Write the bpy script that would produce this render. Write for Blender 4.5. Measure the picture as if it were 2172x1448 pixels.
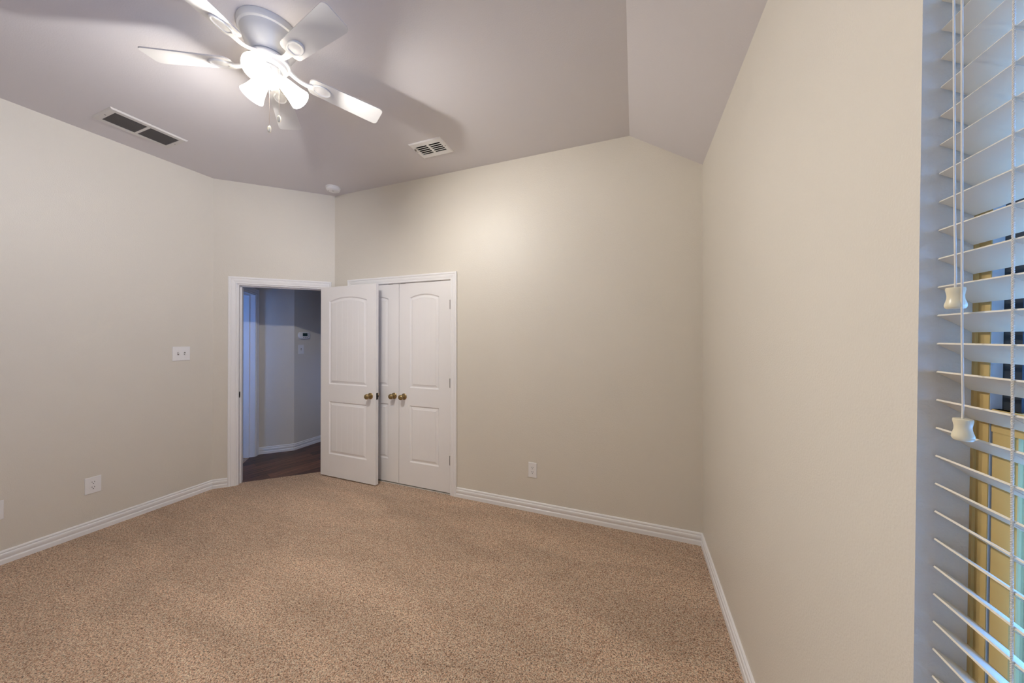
import bpy, bmesh, math, random
from mathutils import Vector, Matrix
random.seed(7)
S = bpy.context.scene
COL = S.collection
PI = math.pi
for o in list(bpy.data.objects):
    bpy.data.objects.remove(o)

# ------------------------------------------------------------------ camera, world, exposure
CAMZ = 1.5057
cam_d = bpy.data.cameras.new('camera')
cam_d.sensor_fit = 'HORIZONTAL'
cam_d.sensor_width = 36.0
cam_d.lens = 36.0 * 688.04 / 2172
cam_d.shift_y = -11.3 / 2172
cam_d.clip_start = 0.02
cam = bpy.data.objects.new('camera', cam_d)
COL.objects.link(cam)
yw, pt, rl = math.radians(20.665), math.radians(0.1655), math.radians(0.0654)
D = Vector((-math.sin(yw) * math.cos(pt), math.cos(yw) * math.cos(pt), math.sin(pt)))
R = Vector((math.cos(yw), math.sin(yw), 0))
U = R.cross(D)
R2 = R * math.cos(rl) + U * math.sin(rl)
U2 = -R * math.sin(rl) + U * math.cos(rl)
cam.matrix_world = Matrix(((R2.x, U2.x, -D.x, 0), (R2.y, U2.y, -D.y, 0), (R2.z, U2.z, -D.z, CAMZ), (0, 0, 0, 1)))
S.camera = cam

world = bpy.data.worlds.new('daylight')
S.world = world
world.use_nodes = True
wbg = world.node_tree.nodes['Background']
wbg.inputs['Color'].default_value = (0.14, 0.34, 1.0, 1)
wbg.inputs['Strength'].default_value = 14.0

S.view_settings.view_transform = 'Standard'
S.view_settings.look = 'None'
S.view_settings.gamma = 1.0
S.view_settings.use_curve_mapping = False
S.view_settings.exposure = 0.0

LAMP_W = 64.0
LAMP_COL = (1.0, 0.975, 0.95)
SHADE_E = 2.5
BULB_E = 8.0


def portal(name, loc, rot, sx, sy):
    l = bpy.data.lights.new(name, 'AREA')
    l.shape = 'RECTANGLE'
    l.size, l.size_y = sx, sy
    l.cycles.is_portal = True
    o = bpy.data.objects.new(name, l)
    o.location = loc
    o.rotation_euler = rot
    COL.objects.link(o)
    return o


# ------------------------------------------------------------------ materials
def mat(name, col, rough=0.5, metal=0.0, spec=0.5, bump=None, vary=None, coat=0.0, emis=None):
    m = bpy.data.materials.new(name)
    m.use_nodes = True
    nt = m.node_tree
    b = nt.nodes['Principled BSDF']
    b.inputs['Base Color'].default_value = (*col, 1)
    b.inputs['Roughness'].default_value = rough
    b.inputs['Metallic'].default_value = metal
    b.inputs['Specular IOR Level'].default_value = spec
    b.inputs['Coat Weight'].default_value = coat
    if emis:
        b.inputs['Emission Color'].default_value = (*emis[0], 1)
        b.inputs['Emission Strength'].default_value = emis[1]
    tc = nt.nodes.new('ShaderNodeTexCoord')
    if bump:
        sc, st, dist = bump
        n = nt.nodes.new('ShaderNodeTexNoise')
        n.inputs['Scale'].default_value = sc
        n.inputs['Detail'].default_value = 3
        nt.links.new(tc.outputs['Object'], n.inputs['Vector'])
        bp = nt.nodes.new('ShaderNodeBump')
        bp.inputs['Strength'].default_value = st
        bp.inputs['Distance'].default_value = dist
        nt.links.new(n.outputs['Fac'], bp.inputs['Height'])
        nt.links.new(bp.outputs['Normal'], b.inputs['Normal'])
    if vary:
        sc, amt = vary
        n = nt.nodes.new('ShaderNodeTexNoise')
        n.inputs['Scale'].default_value = sc
        n.inputs['Detail'].default_value = 2
        nt.links.new(tc.outputs['Object'], n.inputs['Vector'])
        mr = nt.nodes.new('ShaderNodeMapRange')
        mr.inputs['To Min'].default_value = 1 - amt
        mr.inputs['To Max'].default_value = 1 + amt
        nt.links.new(n.outputs['Fac'], mr.inputs['Value'])
        mx = nt.nodes.new('ShaderNodeMix')
        mx.data_type = 'RGBA'
        mx.blend_type = 'MULTIPLY'
        mx.inputs[0].default_value = 1
        mx.inputs[6].default_value = (*col, 1)
        nt.links.new(mr.outputs[0], mx.inputs[7])
        nt.links.new(mx.outputs[2], b.inputs['Base Color'])
    return m


def srgb(r, g, b):
    f = lambda c: c / 12.92 if c <= 0.04045 else ((c + 0.055) / 1.055) ** 2.4
    return (f(r / 255), f(g / 255), f(b / 255))


M = {}
M['wall'] = mat('wall_paint', (0.775, 0.722, 0.625), 0.42, bump=(170, 0.30, 0.004), vary=(3, 0.015), spec=0.45)
M['ceil'] = mat('ceiling_paint', (0.74, 0.705, 0.705), 0.85, bump=(150, 0.15, 0.004), spec=0.2)
M['trim'] = mat('white_trim_paint', (0.93, 0.91, 0.89), 0.32, vary=(6, 0.02))
M['door'] = mat('white_door_paint', (0.90, 0.87, 0.845), 0.38, bump=(60, 0.05, 0.002), vary=(4, 0.015))
M['fan'] = mat('fan_white', (0.78, 0.77, 0.74), 0.35)
M['blade'] = mat('fan_blade_white', (0.68, 0.66, 0.63), 0.4)
M['plastic'] = mat('white_plastic', (0.90, 0.88, 0.86), 0.35)
M['ivory'] = mat('ivory_plastic', (0.84, 0.76, 0.55), 0.3)
M['dark'] = mat('dark_void', (0.012, 0.011, 0.010), 0.8, spec=0.1)
M['brass'] = mat('antique_brass', (0.36, 0.265, 0.13), 0.28, metal=1.0, vary=(60, 0.25))
M['bronze'] = mat('dark_bronze', (0.05, 0.04, 0.03), 0.4, metal=0.8)
M['hinge'] = mat('painted_hinge', (0.24, 0.22, 0.20), 0.4, metal=0.4)
M['slat'] = mat('blind_slat', (0.84, 0.76, 0.61), 0.38)
M['cord'] = mat('blind_cord', (0.80, 0.75, 0.66), 0.8)
M['winframe'] = mat('tan_vinyl', (0.62, 0.42, 0.15), 0.45, vary=(8, 0.05))
M['screen'] = mat('thermostat_screen', (0.03, 0.055, 0.055), 0.15)
M['grille'] = mat('grille_paint', (0.70, 0.67, 0.63), 0.45)
M['louver'] = mat('grille_louver', (0.16, 0.14, 0.12), 0.55)
M['chain'] = mat('chain_metal', (0.75, 0.66, 0.58), 0.35, metal=0.6)


def glass_mat():
    m = bpy.data.materials.new('window_glass')
    m.use_nodes = True
    nt = m.node_tree
    nt.nodes.remove(nt.nodes['Principled BSDF'])
    out = nt.nodes['Material Output']
    t = nt.nodes.new('ShaderNodeBsdfTransparent')
    t.inputs['Color'].default_value = (0.82, 0.93, 0.90, 1)
    g = nt.nodes.new('ShaderNodeBsdfGlossy')
    g.inputs['Roughness'].default_value = 0.02
    fr = nt.nodes.new('ShaderNodeFresnel')
    fr.inputs['IOR'].default_value = 1.45
    mx = nt.nodes.new('ShaderNodeMixShader')
    nt.links.new(fr.outputs[0], mx.inputs[0])
    nt.links.new(t.outputs[0], mx.inputs[1])
    nt.links.new(g.outputs[0], mx.inputs[2])
    nt.links.new(mx.outputs[0], out.inputs['Surface'])
    return m


M['glass'] = glass_mat()


def shade_mat():
    m = bpy.data.materials.new('frosted_glass_shade')
    m.use_nodes = True
    nt = m.node_tree
    nt.nodes.remove(nt.nodes['Principled BSDF'])
    out = nt.nodes['Material Output']
    tr = nt.nodes.new('ShaderNodeBsdfTranslucent')
    tr.inputs['Color'].default_value = (0.95, 0.93, 0.90, 1)
    df = nt.nodes.new('ShaderNodeBsdfPrincipled')
    df.inputs['Base Color'].default_value = (0.88, 0.87, 0.84, 1)
    df.inputs['Roughness'].default_value = 0.3
    mx = nt.nodes.new('ShaderNodeMixShader')
    mx.inputs[0].default_value = 0.6
    em = nt.nodes.new('ShaderNodeEmission')
    em.inputs['Color'].default_value = (1.0, 0.95, 0.88, 1)
    em.inputs['Strength'].default_value = SHADE_E
    ad = nt.nodes.new('ShaderNodeAddShader')
    nt.links.new(tr.outputs[0], mx.inputs[1])
    nt.links.new(df.outputs[0], mx.inputs[2])
    nt.links.new(mx.outputs[0], ad.inputs[0])
    nt.links.new(em.outputs[0], ad.inputs[1])
    nt.links.new(ad.outputs[0], out.inputs['Surface'])
    return m


M['shade'] = shade_mat()
M['bulb'] = mat('lit_bulb', (1, 1, 1), 0.4, emis=((1.0, 0.95, 0.88), BULB_E))


def carpet_mat():
    m = bpy.data.materials.new('twist_pile_carpet')
    m.use_nodes = True
    nt = m.node_tree
    N, L = nt.nodes, nt.links
    b = N['Principled BSDF']
    b.inputs['Roughness'].default_value = 0.95
    b.inputs['Specular IOR Level'].default_value = 0.08
    b.inputs['Sheen Weight'].default_value = 0.15
    tc = N.new('ShaderNodeTexCoord')
    dist = N.new('ShaderNodeTexNoise')
    dist.inputs['Scale'].default_value = 90
    dist.inputs['Detail'].default_value = 1
    L.new(tc.outputs['Object'], dist.inputs['Vector'])
    add = N.new('ShaderNodeMix')
    add.data_type = 'VECTOR'
    add.inputs[0].default_value = 0.012
    L.new(tc.outputs['Object'], add.inputs[4])
    L.new(dist.outputs['Color'], add.inputs[5])
    vo = N.new('ShaderNodeTexVoronoi')
    vo.inputs['Scale'].default_value = 245
    L.new(add.outputs[1], vo.inputs['Vector'])
    # per tuft colour
    sep = N.new('ShaderNodeSeparateColor')
    L.new(vo.outputs['Color'], sep.inputs[0])
    cr = N.new('ShaderNodeValToRGB')
    e = cr.color_ramp.elements
    e[0].position, e[0].color = 0.0, (*srgb(178, 136, 106), 1)
    e[1].position, e[1].color = 1.0, (*srgb(254, 234, 206), 1)
    for p_, c_ in ((0.28, (224, 182, 150)), (0.55, (242, 206, 174)), (0.8, (248, 222, 190))):
        k = cr.color_ramp.elements.new(p_)
        k.color = (*srgb(*c_), 1)
    L.new(sep.outputs[0], cr.inputs[0])
    # gaps between tufts
    gap = N.new('ShaderNodeMapRange')
    gap.inputs['From Min'].default_value = 0.30
    gap.inputs['From Max'].default_value = 0.75
    gap.inputs['To Min'].default_value = 1.0
    gap.inputs['To Max'].default_value = 0.66
    L.new(vo.outputs['Distance'], gap.inputs['Value'])
    mul = N.new('ShaderNodeMix')
    mul.data_type = 'RGBA'
    mul.blend_type = 'MULTIPLY'
    mul.inputs[0].default_value = 1
    L.new(cr.outputs[0], mul.inputs[6])
    L.new(gap.outputs[0], mul.inputs[7])
    # nap: brushed patches and vacuum streaks
    mp = N.new('ShaderNodeMapping')
    mp.inputs['Rotation'].default_value = (0, 0, math.radians(35))
    mp.inputs['Scale'].default_value = (0.9, 3.2, 1)
    L.new(tc.outputs['Object'], mp.inputs['Vector'])
    nz = N.new('ShaderNodeTexNoise')
    nz.inputs['Scale'].default_value = 1.1
    nz.inputs['Detail'].default_value = 4
    nz.inputs['Roughness'].default_value = 0.55
    nz.inputs['Distortion'].default_value = 0.6
    L.new(mp.outputs[0], nz.inputs['Vector'])
    nr = N.new('ShaderNodeMapRange')
    nr.inputs['From Min'].default_value = 0.3
    nr.inputs['From Max'].default_value = 0.7
    nr.inputs['To Min'].default_value = 0.84
    nr.inputs['To Max'].default_value = 1.16
    L.new(nz.outputs['Fac'], nr.inputs['Value'])
    mul2 = N.new('ShaderNodeMix')
    mul2.data_type = 'RGBA'
    mul2.blend_type = 'MULTIPLY'
    mul2.inputs[0].default_value = 1
    L.new(mul.outputs[2], mul2.inputs[6])
    L.new(nr.outputs[0], mul2.inputs[7])
    sp = N.new('ShaderNodeTexNoise')
    sp.inputs['Scale'].default_value = 150
    sp.inputs['Detail'].default_value = 2
    L.new(tc.outputs['Object'], sp.inputs['Vector'])
    sr = N.new('ShaderNodeMapRange')
    sr.inputs['From Min'].default_value = 0.34
    sr.inputs['From Max'].default_value = 0.47
    sr.inputs['To Min'].default_value = 0.30
    sr.inputs['To Max'].default_value = 1.06
    L.new(sp.outputs['Fac'], sr.inputs['Value'])
    mul3 = N.new('ShaderNodeMix')
    mul3.data_type = 'RGBA'
    mul3.blend_type = 'MULTIPLY'
    mul3.inputs[0].default_value = 1
    L.new(mul2.outputs[2], mul3.inputs[6])
    L.new(sr.outputs[0], mul3.inputs[7])
    L.new(mul3.outputs[2], b.inputs['Base Color'])
    bp = N.new('ShaderNodeBump')
    bp.invert = True
    bp.inputs['Strength'].default_value = 0.8
    bp.inputs['Distance'].default_value = 0.006
    L.new(vo.outputs['Distance'], bp.inputs['Height'])
    L.new(bp.outputs['Normal'], b.inputs['Normal'])
    return m


M['carpet'] = carpet_mat()


def wood_mat():
    m = bpy.data.materials.new('dark_plank_floor')
    m.use_nodes = True
    nt = m.node_tree
    N, L = nt.nodes, nt.links
    b = N['Principled BSDF']
    b.inputs['Roughness'].default_value = 0.4
    tc = N.new('ShaderNodeTexCoord')
    mp = N.new('ShaderNodeMapping')
    mp.inputs['Rotation'].default_value = (0, 0, math.radians(-72))
    L.new(tc.outputs['Object'], mp.inputs['Vector'])
    br = N.new('ShaderNodeTexBrick')
    br.inputs['Scale'].default_value = 1
    br.inputs['Brick Width'].default_value = 1.1
    br.inputs['Row Height'].default_value = 0.12
    br.inputs['Mortar Size'].default_value = 0.0015
    br.inputs['Color1'].default_value = (*srgb(134, 90, 66), 1)
    br.inputs['Color2'].default_value = (*srgb(82, 53, 40), 1)
    br.inputs['Mortar'].default_value = (*srgb(28, 18, 15), 1)
    L.new(mp.outputs[0], br.inputs['Vector'])
    mp2 = N.new('ShaderNodeMapping')
    mp2.inputs['Scale'].default_value = (2.0, 22, 1)
    L.new(mp.outputs[0], mp2.inputs['Vector'])
    nz = N.new('ShaderNodeTexNoise')
    nz.inputs['Scale'].default_value = 2
    nz.inputs['Detail'].default_value = 5
    nz.inputs['Distortion'].default_value = 0.8
    L.new(mp2.outputs[0], nz.inputs['Vector'])
    nr = N.new('ShaderNodeMapRange')
    nr.inputs['From Min'].default_value = 0.3
    nr.inputs['From Max'].default_value = 0.7
    nr.inputs['To Min'].default_value = 0.45
    nr.inputs['To Max'].default_value = 1.5
    L.new(nz.outputs['Fac'], nr.inputs['Value'])
    mul = N.new('ShaderNodeMix')
    mul.data_type = 'RGBA'
    mul.blend_type = 'MULTIPLY'
    mul.inputs[0].default_value = 1
    L.new(br.outputs[0], mul.inputs[6])
    L.new(nr.outputs[0], mul.inputs[7])
    L.new(mul.outputs[2], b.inputs['Base Color'])
    return m


M['wood'] = wood_mat()


# ------------------------------------------------------------------ helpers
def link(name, bm, m, parent=None, smooth=False, recalc=True):
    if recalc:
        bmesh.ops.recalc_face_normals(bm, faces=bm.faces)
    me = bpy.data.meshes.new(name)
    bm.to_mesh(me)
    bm.free()
    me.materials.append(M[m] if isinstance(m, str) else m)
    if smooth:
        for p in me.polygons:
            p.use_smooth = True
        try:
            me.set_sharp_from_angle(angle=math.radians(38))
        except Exception:
            pass
    o = bpy.data.objects.new(name, me)
    COL.objects.link(o)
    if parent:
        o.parent = parent
    return o


def empty(name, loc=(0, 0, 0), rz=0):
    o = bpy.data.objects.new(name, None)
    o.empty_display_size = 0.05
    o.location = loc
    o.rotation_euler = (0, 0, rz)
    COL.objects.link(o)
    return o


def tag(o, label, cat, group=None):
    o['label'] = label
    o['category'] = cat
    if group:
        o['group'] = group
    return o


def struct(o):
    o['kind'] = 'structure'
    return o


def box(bm, x0, x1, y0, y1, z0, z1, bev=0.0, mtx=None):
    r = bmesh.ops.create_cube(bm, size=1.0)
    vs = r['verts']
    for v in vs:
        v.co = Vector(((x0 + x1) / 2 + v.co.x * (x1 - x0), (y0 + y1) / 2 + v.co.y * (y1 - y0), (z0 + z1) / 2 + v.co.z * (z1 - z0)))
    if bev:
        es = set(e for v in vs for e in v.link_edges)
        rb = bmesh.ops.bevel(bm, geom=list(es), offset=bev, segments=2, affect='EDGES', profile=0.6)
        vs = list(set(v for f in rb['faces'] for v in f.verts) | set(v for v in vs if v.is_valid))
    if mtx is not None:
        for v in vs:
            v.co = mtx @ v.co
    return vs


def prism(bm, pts, ext, axis_fn):
    """pts: 2D polygon; ext: (a,b); axis_fn(u,v,w) -> 3D"""
    A = [bm.verts.new(axis_fn(u, v, ext[0])) for u, v in pts]
    B = [bm.verts.new(axis_fn(u, v, ext[1])) for u, v in pts]
    n = len(pts)
    bm.faces.new(A)
    bm.faces.new(B[::-1])
    for i in range(n):
        bm.faces.new((A[i], B[i], B[(i + 1) % n], A[(i + 1) % n]))


def lathe(bm, prof, seg=32, mtx=None, cap=True):
    rings = []
    for r, z in prof:
        if r < 1e-6:
            v = bm.verts.new((0, 0, z))
            rings.append([v])
        else:
            rings.append([bm.verts.new((r * math.cos(2 * PI * k / seg), r * math.sin(2 * PI * k / seg), z)) for k in range(seg)])
    for a, b in zip(rings, rings[1:]):
        for k in range(seg):
            k2 = (k + 1) % seg
            if len(a) == 1 and len(b) == 1:
                continue
            if len(a) == 1:
                bm.faces.new((a[0], b[k], b[k2]))
            elif len(b) == 1:
                bm.faces.new((a[k], b[0], a[k2]))
            else:
                bm.faces.new((a[k], b[k], b[k2], a[k2]))
    if cap:
        for rg in (rings[0], rings[-1]):
            if len(rg) > 1:
                bm.faces.new(rg)
    if mtx is not None:
        for rg in rings:
            for v in rg:
                v.co = mtx @ v.co


def tube(bm, pts, r, seg=8, cap=True):
    pts = [Vector(p) for p in pts]
    rings = []
    for i, p in enumerate(pts):
        t = (pts[min(i + 1, len(pts) - 1)] - pts[max(i - 1, 0)]).normalized()
        a = t.orthogonal().normalized() if i == 0 else (prev - t * prev.dot(t)).normalized()
        prev = a
        b = t.cross(a)
        rr = r[i] if isinstance(r, (list, tuple)) else r
        rings.append([bm.verts.new(p + (a * math.cos(2 * PI * k / seg) + b * math.sin(2 * PI * k / seg)) * rr) for k in range(seg)])
    for a, b in zip(rings, rings[1:]):
        for k in range(seg):
            bm.faces.new((a[k], b[k], b[(k + 1) % seg], a[(k + 1) % seg]))
    if cap:
        bm.faces.new(rings[0])
        bm.faces.new(rings[-1])


def sweep_sections(bm, secs):
    """secs: list of lists of 3D points (closed cross-sections)"""
    rs = [[bm.verts.new(p) for p in s] for s in secs]
    n = len(rs[0])
    for a, b in zip(rs, rs[1:]):
        for k in range(n):
            bm.faces.new((a[k], b[k], b[(k + 1) % n], a[(k + 1) % n]))
    bm.faces.new(rs[0])
    bm.faces.new(rs[-1][::-1])


# ------------------------------------------------------------------ room numbers
XR, YB, XL, ZC, ZR, XG = 0.464, 2.692, -3.918, 3.08, 2.76, -0.036
YF = -0.55                       # wall behind the camera
T = 0.115
K = Vector((XL, 1.967, 0))       # left wall meets angled wall
CC = Vector((-3.133, YB, 0))     # angled wall meets back wall
ud = (CC - K).normalized()
nd = Vector((ud.y, -ud.x, 0))    # points into the bedroom
ALEN = (CC - K).length
DS0, DS1, DH = 0.195, 0.965, 2.045   # bedroom door opening on the angled wall
CX0, CX1, CH = -2.862, -1.640, 2.056  # closet opening


def ang(s, off, z):
    p = K + ud * s + nd * off
    return Vector((p.x, p.y, z))


# floor carpet
bm = bmesh.new()
pts = [(XL, YF), (XR, YF), (XR, YB), (CC.x, CC.y)]
for s, o_ in ((DS1, 0), (DS1, -0.059), (DS0, -0.059), (DS0, 0)):
    p = ang(s, o_, 0)
    pts.append((p.x, p.y))
pts.append((XL, K.y))
prism(bm, pts, (-0.03, 0.0), lambda u, v, w: (u, v, w))
struct(link('floor', bm, 'carpet'))

# ceiling: flat part and the slope towards the window wall (one shell)
bm = bmesh.new()
prism(bm, [(XL - 0.13, ZC), (XG, ZC), (XR + 0.2, ZC - (XR + 0.2 - XG) * (ZC - ZR) / (XR - XG)), (XR + 0.2, ZC + 0.1), (XL - 0.13, ZC + 0.1)], (YF - 0.1, YB + 0.13), lambda u, v, w: (u, w, v))
struct(link('ceiling', bm, 'ceil'))

# left wall
bm = bmesh.new()
box(bm, XL - T, XL, YF - T, K.y, 0, ZC)
struct(link('wall_left', bm, 'wall'))

# angled wall with the bedroom doorway
bm = bmesh.new()
A3 = lambda u, v, w: ang(u, w, v)
for (a, b, c, d) in ((-0.047, DS0, 0, ZC), (DS1, ALEN, 0, ZC), (DS0, DS1, DH, ZC)):
    prism(bm, [(a, c), (b, c), (b, d), (a, d)], (-T, 0), A3)
bmesh.ops.remove_doubles(bm, verts=bm.verts, dist=1e-5)
struct(link('wall_angled', bm, 'wall'))

# back wall with the closet opening and the raked top
bm = bmesh.new()
B3 = lambda u, v, w: (u, w, v)
prism(bm, [(CC.x, 0), (CX0, 0), (CX0, ZC), (CC.x, ZC)], (YB, YB + T), B3)
prism(bm, [(CX0, CH), (CX1, CH), (CX1, ZC), (CX0, ZC)], (YB, YB + T), B3)
prism(bm, [(CX1, 0), (XR, 0), (XR, ZR), (XG, ZC), (CX1, ZC)], (YB, YB + T), B3)
struct(link('wall_back', bm, 'wall'))

# front wall behind the camera
bm = bmesh.new()
prism(bm, [(XL, 0), (XR, 0), (XR, ZR), (XG, ZC), (XL, ZC)], (YF - T, YF), B3)
struct(link('wall_front', bm, 'wall'))

# right wall with the window opening (far edge leaned to imitate lens distortion)
WZ0, WZ1 = 0.55, 2.27
WY0 = -0.25
TW = 0.16


def wedge(z):                    # far edge of the window opening, leaned to follow the lens distortion
    return 0.793 + (z - 0.892) * (0.769 - 0.793) / (2.086 - 0.892)


bm = bmesh.new()
R3 = lambda u, v, w: (w, u, v)
ra = (XR, XR + TW)
prism(bm, [(wedge(WZ0), WZ0), (wedge(WZ0), 0), (YB + T, 0), (YB + T, ZR), (wedge(WZ0), ZR), (wedge(WZ1), WZ1)], ra, R3)
prism(bm, [(YF - T, 0), (WY0, 0), (WY0, ZR), (YF - T, ZR)], ra, R3)
prism(bm, [(WY0, 0), (wedge(WZ0), 0), (wedge(WZ0), WZ0), (WY0, WZ0)], ra, R3)
prism(bm, [(WY0, WZ1), (wedge(WZ1), WZ1), (wedge(WZ0), ZR), (WY0, ZR)], ra, R3)
es = [e for e in bm.edges if all(abs(v.co.x - XR) < 1e-5 for v in e.verts) and {round(v.co.z, 3) for v in e.verts} == {WZ0, WZ1} and e.verts[0].co.y > 0.5]
bmesh.ops.bevel(bm, geom=es, offset=0.004, segments=3, affect='EDGES', profile=0.5)
struct(link('wall_right', bm, 'wall'))

# closet shell behind the double doors
bm = bmesh.new()
box(bm, CX0 - 0.1, CX1 + 0.1, YB + 0.7, YB + 0.75, 0, 2.5)
box(bm, CX0 - 0.15, CX0 - 0.1, YB + T, YB + 0.75, 0, 2.5)
box(bm, CX1 + 0.1, CX1 + 0.15, YB + T, YB + 0.75, 0, 2.5)
box(bm, CX0 - 0.15, CX1 + 0.15, YB + T, YB + 0.75, 2.5, 2.55)
box(bm, CX0 - 0.15, CX1 + 0.15, YB, YB + 0.75, -0.03, -0.001)
struct(link('wall_closet', bm, 'wall'))

# ------------------------------------------------------------------ hall beyond the door
P0 = Vector((-4.516, 2.741, 0))
P1 = Vector((-4.238, 3.017, 0))
HX = -4.236
HC = 2.60
HY1 = 5.6
HR = -3.165
sL = (P0 - K).dot(ud)            # the hall's left wall stands at this s
LD0, LD1, LDH = 0.075, 0.79, 2.04   # doorway in the hall's left wall, measured from P0 along nd
dwall = (K - P0).dot(nd)          # distance P0 -> bedroom face of angled wall


def lw(b, a, z):                 # b along nd from P0, a along ud from the hall face
    p = P0 + nd * b + ud * a
    return Vector((p.x, p.y, z))


bm = bmesh.new()
L3 = lambda u, v, w: lw(u, w, v)
for (a, b, c, d) in ((-0.12, LD0, 0, HC), (LD1, dwall - T, 0, HC), (LD0, LD1, LDH, HC)):
    prism(bm, [(a, c), (b, c), (b, d), (a, d)], (-T, 0), L3)
struct(link('wall_hall_left', bm, 'wall'))
bm = bmesh.new()
n1 = Vector(((P1 - P0).normalized().y, -(P1 - P0).normalized().x, 0))
prism(bm, [(P0.x, P0.y), (P1.x, P1.y), (HX, P1.y + 0.001), (HX, HY1), (HX - T, HY1), (HX - T, P1.y + 0.06), (P0.x - 0.08, P0.y + 0.085)], (0, HC), lambda u, v, w: (u, v, w))
struct(link('wall_hall_far', bm, 'wall'))
bm = bmesh.new()
e1 = ang(DS1 + 0.05, -T, 0)
WY_A, WY_B, WZ_A, WZ_B = 3.82, 3.95, 0.7, 1.05  # unseen opening added so sky light reaches the hall walls
XY = lambda u, v, w: (u, v, w)
prism(bm, [(e1.x, e1.y), (CC.x - 0.02, YB + T), (CC.x - 0.02, WY_A), (HR, WY_A), (HR, YB + T)], (0, HC), XY)
prism(bm, [(HR, WY_B), (CC.x - 0.02, WY_B), (CC.x - 0.02, HY1), (HR, HY1)], (0, HC), XY)
for zz0, zz1 in ((0, WZ_A), (WZ_B, HC)):
    prism(bm, [(HR, WY_A), (CC.x - 0.02, WY_A), (CC.x - 0.02, WY_B), (HR, WY_B)], (zz0, zz1), XY)
struct(link('wall_hall_right', bm, 'wall'))
bm = bmesh.new()
prism(bm, [(HX, 0.0), (HR, 0.0), (HR, HC), (HX, HC)], (HY1, HY1 + 0.1), B3)
struct(link('wall_hall_end', bm, 'wall'))
portal('hall_daylight', (CC.x - 0.01, (WY_A + WY_B) / 2, (WZ_A + WZ_B) / 2), (0, PI / 2, 0), WZ_B - WZ_A, WY_B - WY_A)

hall_poly = []
for p in (ang(DS1, -0.059, 0), ang(DS0, -0.059, 0), ang(sL, -0.059 - 0.05, 0), lw(LD1, 0, 0), lw(LD1, -0.056, 0), lw(LD0, -0.056, 0), lw(LD0, 0, 0), P0, P1):
    hall_poly.append((p.x, p.y))
hall_poly += [(HX, HY1), (HR, HY1), (HR, YB + T)]
bm = bmesh.new()
prism(bm, hall_poly, (-0.04, 0.0), lambda u, v, w: (u, v, w))
struct(link('floor_hall', bm, 'wood'))
bm = bmesh.new()
cp = [lw(-0.12, -T, 0), P0, P1]
poly = [(p.x, p.y) for p in cp] + [(HX, HY1), (HR, HY1), (HR, YB + T)]
for p in (ang(DS1 + 0.08, -T, 0), ang(sL, -T, 0), lw(dwall - T, -T, 0)):
    poly.append((p.x, p.y))
prism(bm, poly, (HC, HC + 0.05), lambda u, v, w: (u, v, w))
struct(link('ceiling_hall', bm, 'ceil'))

# the neighbouring room seen through the hall's left doorway
NB0, NB1, NA1 = -1.4, 0.86, -3.2
bm = bmesh.new()
prism(bm, [(NB0, 0), (NB1, 0), (NB1, HC), (NB0, HC)], (NA1 - 0.1, NA1), L3)
prism(bm, [(NB0 - 0.1, 0), (NB0, 0), (NB0, HC), (NB0 - 0.1, HC)], (NA1 - 0.1, 0), L3)
# wall of that room, with an unseen opening added to let sky light in
for (a0, a1, z0, z1) in ((-0.6, -T, 0, HC), (NA1, -1.0, 0, HC), (-1.0, -0.7, 0, 1.2), (-1.0, -0.7, 1.65, HC)):
    prism(bm, [(a0, z0), (a1, z0), (a1, z1), (a0, z1)], (NB1, NB1 + 0.1), lambda u, v, w: lw(w, u, v))
prism(bm, [(NB0, 0), (-0.12, 0), (-0.12, HC), (NB0, HC)], (-T, 0), L3)
struct(link('wall_side_room', bm, 'wall'))
bm = bmesh.new()
prism(bm, [(NB0, NA1), (NB1, NA1), (NB1, -0.056), (NB0, -0.056)], (-0.04, 0.0), lambda u, v, w: lw(u, v, w))
struct(link('floor_side_room', bm, 'carpet'))
bm = bmesh.new()
prism(bm, [(NB0, NA1), (NB1, NA1), (NB1, -T), (NB0, -T)], (HC, HC + 0.05), lambda u, v, w: lw(u, v, w))
struct(link('ceiling_side_room', bm, 'ceil'))
pp = lw(NB1 + 0.02, -0.85, 1.425)
po = portal('side_room_daylight', pp, (0, 0, 0), 0.3, 0.45)
zax = nd                         # portal emits along its -Z; -Z must be -nd
xax = ud
po.matrix_world = Matrix(((xax.x, 0, zax.x, pp.x), (xax.y, 0, zax.y, pp.y), (0, 1, 0, pp.z), (0, 0, 0, 1)))

# ------------------------------------------------------------------ baseboards
BB = [(0, 0), (0.015, 0), (0.015, 0.026), (0.0135, 0.031), (0.0105, 0.034), (0.0105, 0.038), (0.013, 0.046), (0.0145, 0.054), (0.0145, 0.062), (0.013, 0.067), (0.0095, 0.0695), (0.0085, 0.0705),
      (0.0085, 0.0735), (0.0105, 0.0755), (0.011, 0.080), (0.0095, 0.085), (0.005, 0.0885), (0, 0.089)]


def baseboard(name, path, into, prof=BB, label=None):
    """path: list of 2D points along the wall face; into: side vector hint"""
    P = [Vector((p[0], p[1], 0)) for p in path]
    segn = []
    for a, b in zip(P, P[1:]):
        t = (b - a).normalized()
        n = Vector((-t.y, t.x, 0))
        if n.dot(Vector((into[0], into[1], 0)) - a) < 0:
            n = -n
        segn.append(n)
    secs = []
    for i, p in enumerate(P):
        if i == 0:
            m = segn[0]
        elif i == len(P) - 1:
            m = segn[-1]
        else:
            m = segn[i - 1] + segn[i]
            m = m / (m.dot(segn[i]))
        secs.append([p + m * d + Vector((0, 0, z)) for d, z in prof])
    bm = bmesh.new()
    sweep_sections(bm, secs)
    return struct(link(name, bm, 'trim'))


cen = (-1.7, 1.0)
a0 = ang(0.125, 0, 0)
baseboard('baseboard_left', [(XL, YF), (K.x, K.y), (a0.x, a0.y)], cen)
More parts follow.
